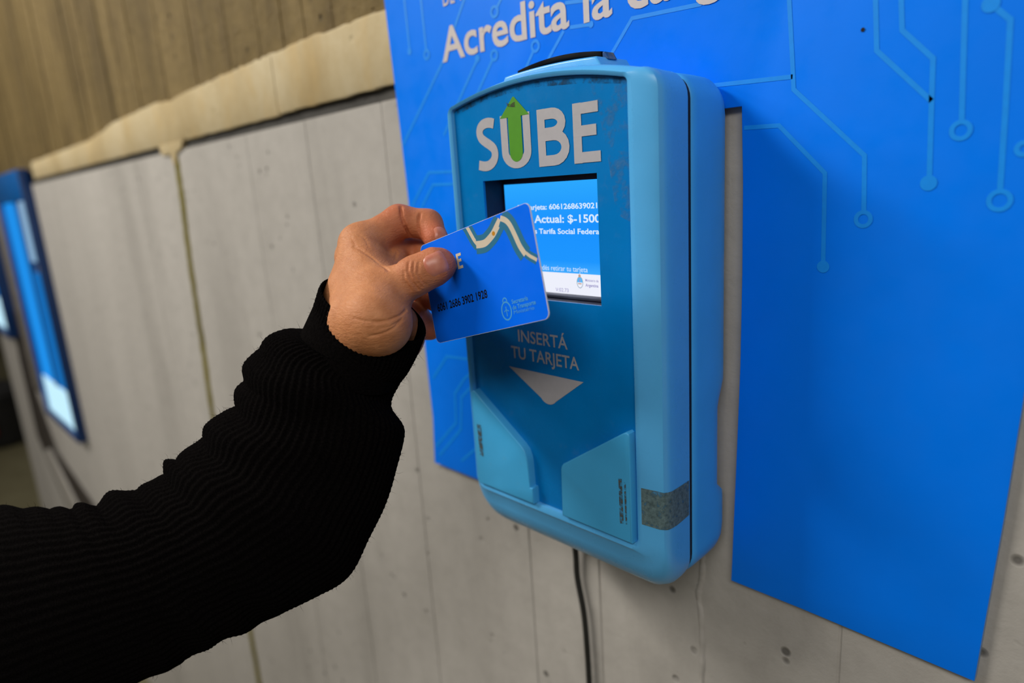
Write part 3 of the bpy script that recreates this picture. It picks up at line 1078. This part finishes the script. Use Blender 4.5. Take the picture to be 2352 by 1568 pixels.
_H = {"palm":[[[-333.26,-172.0,1190.75],[-297.18,-160.0,1234.98],23,19.5,1],[[-297.18,-160.0,1234.98],[-319.68,-153.0,1244.36],18,15,8],[[-319.68,-153.0,1244.36],[-326.37,-141.0,1272.31],14.5,9.5,8],[[-297.18,-160.0,1234.98],[-326.37,-141.0,1272.31],17,9.5,8],[[-297.18,-160.0,1234.98],[-342.73,-134.0,1263.97],16,11,8],[[-309.35,-137.0,1222.92],[-367.91,-122.0,1247.33],15,11,8],[[-309.35,-137.0,1222.92],[-371.36,-116.0,1233.68],14,11,8],[[-309.35,-137.0,1222.92],[-321.99,-118.0,1224.4],15,11,6],[[-321.99,-118.0,1224.4],[-371.36,-116.0,1233.68],11,10,6],[[-297.18,-160.0,1234.98],[-281.0,-164.0,1238.95],17,15.5,8],[[-289.26,-153.0,1249.85],[-326.37,-141.0,1272.31],8,7,8],[[-289.26,-153.0,1249.85],[-331.88,-114.0,1265.46],9,8,5],[[-342.73,-134.0,1263.97],[-331.62,-119.5,1269.12],11,9.5,5],[[-334.29,-130.0,1272.7],[-331.62,-119.5,1269.12],10,10,4],[[-281.0,-164.0,1238.95],[-326.37,-141.0,1272.31],11,8,8]],"fingers":[[[[-326.37,-141.0,1272.31],[-319.3,-119.0,1283.46],9.8,8.9],[[-319.3,-119.0,1283.46],[-308.25,-107.5,1280.72],8.9,8.0],[[-308.25,-107.5,1280.72],[-297.94,-110.8,1273.38],8.0,6.9]],[[[-342.73,-134.0,1263.97],[-331.88,-114.0,1265.46],12,9.6],[[-331.88,-114.0,1265.46],[-322.31,-104.0,1265.57],9.6,8.2],[[-322.31,-104.0,1265.57],[-297.44,-110.5,1255.28],8.2,6.8]],[[[-367.91,-122.0,1247.33],[-364.9,-96.0,1245.13],10,8.4],[[-364.9,-96.0,1245.13],[-334.71,-98.0,1241.14],8.4,7.6],[[-334.71,-98.0,1241.14],[-300.65,-111.5,1237.95],7.6,6.6]],[[[-371.36,-116.0,1233.68],[-361.69,-97.0,1227.84],9,7.4],[[-361.69,-97.0,1227.84],[-334.78,-102.0,1226.6],7.4,6.8],[[-334.78,-102.0,1226.6],[-308.79,-112.2,1220.79],6.8,6.0]]],"thumb":[[[-281.0,-164.0,1238.95],[-289.26,-153.0,1249.85],15.5,11.6],[[-289.26,-153.0,1249.85],[-278.19,-140.5,1258.01],10.8,9.2],[[-278.19,-140.5,1258.01],[-272.18,-132.2,1261.81],9.2,8.7],[[-272.18,-132.2,1261.81],[-271.9,-129.0,1262.3],8.6,7.0]],"t0":[-289.26,-153.0,1249.85],"tdir":[0.5959,0.6725,0.439],"tlen":18.59,"creases":[[[[-314.29,-120.35,1291.62],[-310.96,-123.02,1286.47],[-309.91,-122.25,1281.42],[-312.31,-117.09,1274.61]],1.76],[[[-305.74,-114.13,1286.95],[-304.96,-116.38,1282.76],[-304.68,-116.63,1277.16],[-304.47,-116.27,1274.92]],1.62],[[[-313.44,-153.75,1273.19],[-309.5,-152.84,1272.15],[-304.33,-152.24,1269.83],[-297.51,-150.86,1266.15],[-282.16,-154.04,1261.95]],1.05],[[[-274.68,-146.81,1265.59],[-272.99,-149.01,1261.41],[-271.34,-148.54,1256.89],[-270.82,-145.31,1252.15]],1.22],[[[-272.5,-145.27,1265.47],[-270.94,-147.54,1260.74],[-269.89,-146.57,1256.12],[-269.59,-143.98,1253.18]],0.94],[[[-270.5,-144.03,1264.82],[-269.36,-145.79,1260.01],[-268.68,-144.35,1255.86],[-268.55,-141.86,1253.78]],0.81],[[[-274.82,-150.17,1261.48],[-273.7,-150.82,1257.09],[-272.64,-148.51,1252.24]],0.81],[[[-267.54,-174.87,1241.24],[-264.53,-169.24,1241.31],[-264.32,-162.75,1242.33],[-267.09,-156.25,1243.99]],1.22],[[[-269.85,-176.76,1234.76],[-265.73,-171.74,1235.49],[-263.83,-166.32,1237.5],[-264.32,-160.98,1240.61]],0.94],[[[-275.7,-180.06,1243.32],[-270.71,-177.71,1242.28],[-266.93,-173.95,1241.68]],0.61],[[[-266.39,-173.51,1238.09],[-264.16,-168.56,1238.46],[-264.15,-161.78,1240.5]],0.54],[[[-318.5,-151.15,1277.48],[-315.53,-151.8,1275.65],[-311.29,-153.03,1272.85]],0.5],[[[-316.46,-147.65,1278.85],[-313.08,-146.48,1276.95],[-306.92,-148.16,1272.41]],0.45],[[[-283.17,-148.18,1264.87],[-306.47,-132.75,1265.14],[-313.11,-126.73,1267.37]],0.94]]}
A = lambda q: np.array(q, float)
HD = {'palm': [(A(a), A(b), r0, r1, k) for a, b, r0, r1, k in _H['palm']],
      'fingers': [[(A(a), A(b), r0, r1) for a, b, r0, r1 in ch] for ch in _H['fingers']],
      'thumb': [(A(a), A(b), r0, r1) for a, b, r0, r1 in _H['thumb']],
      't0': A(_H['t0']), 'tdir': A(_H['tdir']), 'tlen': _H['tlen'],
      'creases': [(A(p), d) for p, d in _H['creases']]}


def surface_nets(F, org, h):
    S = F < 0
    nx, ny, nz_ = F.shape
    acc = np.zeros((nx - 1, ny - 1, nz_ - 1, 3))
    cnt = np.zeros((nx - 1, ny - 1, nz_ - 1))
    cor = [(i, j, k) for i in (0, 1) for j in (0, 1) for k in (0, 1)]
    sl = lambda c: tuple(slice(c[d], F.shape[d] - 1 + c[d]) for d in range(3))
    for a in cor:
        for d in range(3):
            if a[d]:
                continue
            b = tuple(a[e] + (e == d) for e in range(3))
            fa, fb = F[sl(a)], F[sl(b)]
            m = (fa < 0) != (fb < 0)
            t = np.where(m, fa / np.where(m, fa - fb, 1), 0)
            for e in range(3):
                acc[..., e] += np.where(m, a[e] + (t if e == d else 0), 0)
            cnt += m
    act = cnt > 0
    idx = -np.ones(act.shape, int)
    idx[act] = np.arange(act.sum())
    g = np.argwhere(act)
    V = (g + acc[act] / cnt[act][:, None]) * h + org
    Q = []
    for d in range(3):
        e, g_ = [q for q in range(3) if q != d]
        s0 = [slice(None)] * 3
        s1 = [slice(None)] * 3
        s0[d] = slice(0, -1)
        s1[d] = slice(1, None)
        ch = S[tuple(s0)] != S[tuple(s1)]
        pts = np.argwhere(ch)
        ins = S[tuple(s0)][ch]
        ok = (pts[:, e] > 0) & (pts[:, g_] > 0) & (pts[:, e] < F.shape[e] - 1) & (pts[:, g_] < F.shape[g_] - 1)
        pts, ins = pts[ok], ins[ok]
        q = []
        for de, dg in ((-1, -1), (0, -1), (0, 0), (-1, 0)):
            c = pts.copy()
            c[:, e] += de
            c[:, g_] += dg
            q.append(idx[c[:, 0], c[:, 1], c[:, 2]])
        q = np.stack(q, 1)
        flip = ins if d != 1 else ~ins
        q[~flip] = q[~flip][:, ::-1]
        Q.append(q)
    return V, np.concatenate(Q)


allp = np.array([p for a, b, *_ in HD['palm'][1:] for p in (a, b)] + [p for ch in HD['fingers'] for a, b, *_ in ch for p in (a, b)] + [p for a, b, *_ in HD['thumb'] for p in (a, b)] + [HD['palm'][0][0]])
lo, hi = allp.min(0) - 27, allp.max(0) + 22
VX, ST_ = 0.55, 4
dc = np.ceil((hi - lo) / (VX * ST_)).astype(int)
gr = np.stack([q.ravel() for q in np.meshgrid(*[np.arange(n) * VX * ST_ for n in dc], indexing='ij')], 1) + lo + VX * (ST_ - 1) / 2
cf_ = hand_field(gr, HD, False).reshape(dc)
fine = np.repeat(np.repeat(np.repeat(cf_, ST_, 0), ST_, 1), ST_, 2)
ii = np.argwhere(np.abs(fine) < 4.2)
for part_ in np.array_split(ii, 8):
    fine[part_[:, 0], part_[:, 1], part_[:, 2]] = hand_field(part_ * VX + lo, HD, True)
VV, QQ = surface_nets(fine, lo, VX)

sk_m, nt, b = base_mat('skin', srgb(196, 124, 80), 0.52, 0.28)
at = nt.nodes.new('ShaderNodeAttribute')
at.attribute_name = 'flush'
c0 = ramp(nt, noise(nt, 120, 6, 0.6), [(0.3, srgb(186, 120, 76)), (0.7, srgb(206, 140, 94))])
c1 = mixc(nt, at.outputs['Fac'], c0, srgb(186, 86, 62))
nt.links.new(c1, b.inputs['Base Color'])
b.inputs['Subsurface Weight'].default_value = 0.12
b.inputs['Subsurface Radius'].default_value = (0.004, 0.0015, 0.0008)
b.inputs['Subsurface Scale'].default_value = 0.6
hgt = vmath(nt, 'ADD', noise(nt, 700, 3, 0.6, stretch=(1, 1, 2.2), dist=1.0), vmath(nt, 'MULTIPLY', noise(nt, 240, 3, 0.5, stretch=(1, 1, 3.0), dist=0.6), 1.2))
bump(nt, b, hgt, 0.5, 0.0007)
me = bpy.data.meshes.new('person')
me.from_pydata((VV / 1000).tolist(), [], QQ.tolist())
fl_ = np.zeros(len(VV))
for p, r in [[[-271.9,-129.0,1262.3],13],[[-278.2,-140.5,1258.0],9],[[-319.3,-119.0,1283.5],13],[[-297.9,-110.8,1273.4],14],[[-308.2,-107.5,1280.7],10],[[-308.8,-112.2,1220.8],16],[[-300.7,-111.5,1238.0],16],[[-322.3,-104.0,1265.6],14],[[-331.9,-114.0,1265.5],14],[[-334.8,-102.0,1226.6],14]]:
    fl_ = np.maximum(fl_, np.exp(-(np.linalg.norm(VV - A(p), axis=1) / r) ** 2))
atr = me.attributes.new('flush', 'FLOAT', 'POINT')
atr.data.foreach_set('value', (fl_ * 0.8).astype(np.float32))
me.update()
n_ = np.array([p.normal[:] for p in me.polygons][:200])
c_ = np.array([p.center[:] for p in me.polygons][:200]) * 1000
if np.mean(hand_field(c_ + n_ * 0.5, HD, False) - hand_field(c_ - n_ * 0.5, HD, False)) < 0:
    me.flip_normals()
person = link('person', me, sk_m, smooth=180)
tag(person, 'arm in a black ribbed sweater sleeve, bare hand pinching the blue card', 'person')


def grad(p):
    e = 0.4
    g = np.array([(hand_field((p + d * e)[None], HD, False) - hand_field((p - d * e)[None], HD, False))[0] for d in np.eye(3)])
    return g / (np.linalg.norm(g) + 1e-9)


def nail(name, centre, axis, length, width, mat, n=11):
    c = A(centre)
    nrm = grad(c)
    ax = A(axis)
    ax = ax - nrm * (ax @ nrm)
    ax /= np.linalg.norm(ax)
    sd = np.cross(nrm, ax)
    top, edge = [], []
    for i in range(n):
        u = -1 + 2 * i / (n - 1)
        for j in range(n):
            w_ = -1 + 2 * j / (n - 1)
            # squircle-shaped plate, rounder at the root
            lim = (1 - abs(w_) ** 2.6 * .42) if u < 0 else (1 - abs(w_) ** 3 * .18)
            p = c + ax * u * lim * length / 2 + sd * w_ * width / 2
            for _ in range(5):
                d = hand_field(p[None], HD, False)[0]
                p = p - nrm * (d - 0.1)
            rim = max(abs(u), abs(w_))
            top.append(p + nrm * (0.45 if rim < .95 else -0.15))
    f = [(i * n + j, i * n + j + 1, (i + 1) * n + j + 1, (i + 1) * n + j) for i in range(n - 1) for j in range(n - 1)]
    return link_mesh(name, np.array(top) / 1000, f, mat, person, smooth=180)


nm, nt, b = base_mat('nail_plate', srgb(196, 120, 96), 0.32, 0.4)
nt.links.new(ramp(nt, noise(nt, 200, 3), [(0.3, srgb(190, 112, 90)), (0.7, srgb(206, 136, 112))]), b.inputs['Base Color'])
nc, na = [[-264.55,-138.01,1264.28],[6.003,8.3,3.805]]
nail('thumbnail', nc, na, 11.5, 11.0, nm)['label'] = 'short pink thumbnail'
nc, na = [[-291.88,-111.19,1276.7],[10.312,-3.3,-7.341]]
nail('fingernail', nc, na, 8.0, 7.5, nm)

# sleeve: knitted tube with ribs and gathered folds
ST = [[[-0.30176,-0.15315,1.24067],[0.02051,0.0167,-0.01462],[-0.8386,0.5193,-0.1649],[-0.1635,-0.5285,-0.833],0.012],[[-0.30305,-0.15789,1.23082],[0.02036,0.01695,-0.0134],[-0.8412,0.5055,-0.192],[-0.1209,-0.522,-0.8443],0.011],[[-0.30571,-0.16281,1.22024],[0.01985,0.01687,-0.01206],[-0.8439,0.4892,-0.2202],[-0.0778,-0.5177,-0.852],0.008],[[-0.31192,-0.16912,1.21666],[0.02255,0.01831,-0.0162],[-0.8539,0.4678,-0.2282],[-0.1046,-0.5836,-0.8053],0.004],[[-0.31797,-0.17669,1.20883],[0.02549,0.02068,-0.01839],[-0.8619,0.4427,-0.2471],[-0.0826,-0.6036,-0.793],0.001],[[-0.31767,-0.17936,1.19572],[0.03134,0.02648,-0.01954],[-0.8564,0.4331,-0.2811],[-0.0229,-0.5759,-0.8172],0.0],[[-0.31903,-0.18584,1.17658],[0.03163,0.02599,-0.02183],[-0.8503,0.4109,-0.329],[-0.0092,-0.6365,-0.7712],0.0],[[-0.32184,-0.19164,1.16393],[0.032,0.02491,-0.02616],[-0.8478,0.3908,-0.3585],[-0.0271,-0.707,-0.7067],0.0],[[-0.32775,-0.20039,1.15228],[0.03345,0.02488,-0.03071],[-0.8498,0.362,-0.383],[-0.031,-0.7598,-0.6494],0.0],[[-0.33302,-0.20879,1.1396],[0.03282,0.02241,-0.036],[-0.849,0.3345,-0.4089],[-0.054,-0.8249,-0.5627],0.0],[[-0.34352,-0.2201,1.13028],[0.03162,0.02042,-0.0381],[-0.8556,0.2987,-0.4227],[-0.0514,-0.8618,-0.5047],0.0],[[-0.35254,-0.22952,1.12184],[0.02771,0.01604,-0.03884],[-0.8595,0.2693,-0.4344],[-0.0695,-0.9036,-0.4228],0.0],[[-0.36509,-0.24113,1.11361],[0.0253,0.01343,-0.03903],[-0.8658,0.2345,-0.442],[-0.0664,-0.9295,-0.3629],0.0],[[-0.37898,-0.25414,1.10539],[0.02431,0.01148,-0.04165],[-0.872,0.1976,-0.4478],[-0.0623,-0.9523,-0.2988],0.0],[[-0.39428,-0.2671,1.09734],[0.02416,0.0107,-0.04346],[-0.8776,0.1623,-0.4511],[-0.0438,-0.9642,-0.2617],0.0],[[-0.41903,-0.28725,1.0887],[0.02317,0.00736,-0.05018],[-0.8873,0.1117,-0.4474],[-0.0415,-0.9856,-0.1637],0.0],[[-0.44869,-0.31042,1.07773],[0.02027,0.00132,-0.0589],[-0.8945,0.059,-0.4431],[-0.0468,-0.9982,-0.0384],0.0],[[-0.48836,-0.33954,1.06279],[0.02208,-0.00066,-0.07029],[-0.8995,0.0008,-0.4369],[-0.0048,-1.0,0.0079],0.0],[[-0.54549,-0.37701,1.04246],[0.02403,-0.00215,-0.08069],[-0.9026,-0.0612,-0.4261],[0.0484,-0.998,0.041],0.0],[[-0.61645,-0.42961,1.02068],[0.02453,-0.00386,-0.08721],[-0.903,-0.1313,-0.4091],[0.1102,-0.9911,0.0748],0.0],[[-0.69598,-0.49338,0.99272],[0.02149,-0.00829,-0.09078],[-0.8968,-0.1976,-0.3959],[0.1596,-0.979,0.1272],0.0],[[-0.80088,-0.58889,0.95043],[0.01992,-0.01327,-0.10048],[-0.8814,-0.2739,-0.3847],[0.2236,-0.9596,0.171],0.0],[[-0.93264,-0.71829,0.89208],[0.01853,-0.01929,-0.1138],[-0.8588,-0.3483,-0.3756],[0.2893,-0.9349,0.2056],0.0]]
cen = [s[0] for s in ST]
cols = [np.array(catmull([s[k] for s in ST], 16)) for k in range(4)]
tilt = np.array(catmull([[s[4]] for s in ST], 16))[:, 0]
NA = 420
th = np.linspace(0, 2 * math.pi, NA, endpoint=False)
rng = np.random.default_rng(7)
rows = []
K = len(cols[0])
seglen = np.concatenate([[0], np.cumsum(np.linalg.norm(np.diff(cols[0], axis=0), axis=1))])
for i in range(K):
    c, h, vw, ax = (cols[k][i] for k in range(4))
    rad = np.linalg.norm(h)
    s = seglen[i]
    ratio = 0.86 if s < .03 else 0.8
    pos = np.outer(np.cos(th), h) + np.outer(np.sin(th), vw * rad * ratio) - np.outer(np.sin(th), ax * tilt[i])
    rd = pos / (np.linalg.norm(pos, axis=1, keepdims=True) + 1e-9)
    rib = 0.00042 * np.cos(th * 72)
    env = min(1, max(0, (s - .025) / .03)) * (1 if s < .24 else 0.5)
    sw = s + .005 * math.sin(2 * math.pi * s / .083 + 1.0)
    up_side = (0.5 - 0.5 * np.cos(th + .25)) ** 3
    ph = 2 * math.pi * sw / .023 + 1.1 * np.sin(th) + .9 * np.sin(2 * th + s * 25)
    fold = env * (0.0023 * up_side * (np.abs(np.sin(ph / 2)) * 1.6 - .8)
                  + 0.0011 * np.sin(2 * math.pi * s / .061 + 2.2 * np.sin(th + .6) + 1.7 * np.sin(2 * th + 40 * s))
                  + 0.0007 * np.sin(2 * math.pi * s / .037 + 3 * np.sin(th + 2) + 4 * math.sin(s * 33)))
    stitch = 0.00018 * np.sin(2 * math.pi * s / .0024 + th * 3)
    rows.append(c + pos + rd * (rib + fold + stitch)[:, None])
# turned-in hem
hem = []
for dpt, shr in ((0.0012, .985), (-0.002, .955), (-.012, .95), (-.030, .93)):
    c, h, vw, ax = (cols[k][0] for k in range(4))
    rad = np.linalg.norm(h)
    pos = (np.outer(np.cos(th), h) + np.outer(np.sin(th), vw * rad * .86) - np.outer(np.sin(th), ax * tilt[0])) * shr
    hem.append(c + pos - ax * dpt)
hem = hem[::-1]
rows = hem + rows
K2 = len(rows)
V_ = np.concatenate(rows)
a = (np.arange(K2 - 1)[:, None] * NA + np.arange(NA)[None]).ravel()
bb = (np.arange(K2 - 1)[:, None] * NA + (np.arange(NA)[None] + 1) % NA).ravel()
F_ = np.stack([a, bb, bb + NA, a + NA], 1)
kn, nt, b = base_mat('black_knit_wool', srgb(9, 8, 9), 1.0, 0.02)
nt.links.new(ramp(nt, noise(nt, 900, 4), [(0.3, srgb(4, 3, 3)), (0.7, srgb(12, 10, 10))]), b.inputs['Base Color'])
bump(nt, b, noise(nt, 1500, 3), 0.5, 0.0006)
me = bpy.data.meshes.new('sleeve')
me.from_pydata(V_.tolist(), [], F_.tolist() + [tuple((K2 - 1) * NA + k for k in range(NA))])
bm = bmesh.new()
bm.from_mesh(me)
bmesh.ops.recalc_face_normals(bm, faces=bm.faces)
bm.to_mesh(me)
bm.free()
sleeve = link('sleeve', me, kn, person, smooth=180)
# loose wool fibres standing off the knit
v, f = [], []
body = np.array(rows[6:])
for _ in range(2600):
    i = rng.integers(2, len(body) - 60)
    j = rng.integers(0, NA)
    p = body[i, j]
    nrm = p - body[i].mean(0)
    nrm /= np.linalg.norm(nrm)
    d = nrm + rng.normal(0, .7, 3)
    d /= np.linalg.norm(d)
    L = rng.uniform(.0012, .0042)
    sd = np.cross(d, rng.normal(0, 1, 3))
    sd = sd / np.linalg.norm(sd) * .00007
    m_ = p + d * L * .55
    e_ = m_ + (d + rng.normal(0, .6, 3)) * L * .5
    o = len(v)
    v += [p - sd, p + sd, m_ + sd * .8, m_ - sd * .8, e_]
    f += [(o, o + 1, o + 2, o + 3), (o + 3, o + 2, o + 4)]
me = bpy.data.meshes.new('wool_fuzz')
me.from_pydata([tuple(q) for q in v], [], f)
fz = link('wool_fuzz', me, kn, sleeve)
fz['kind'] = 'stuff'
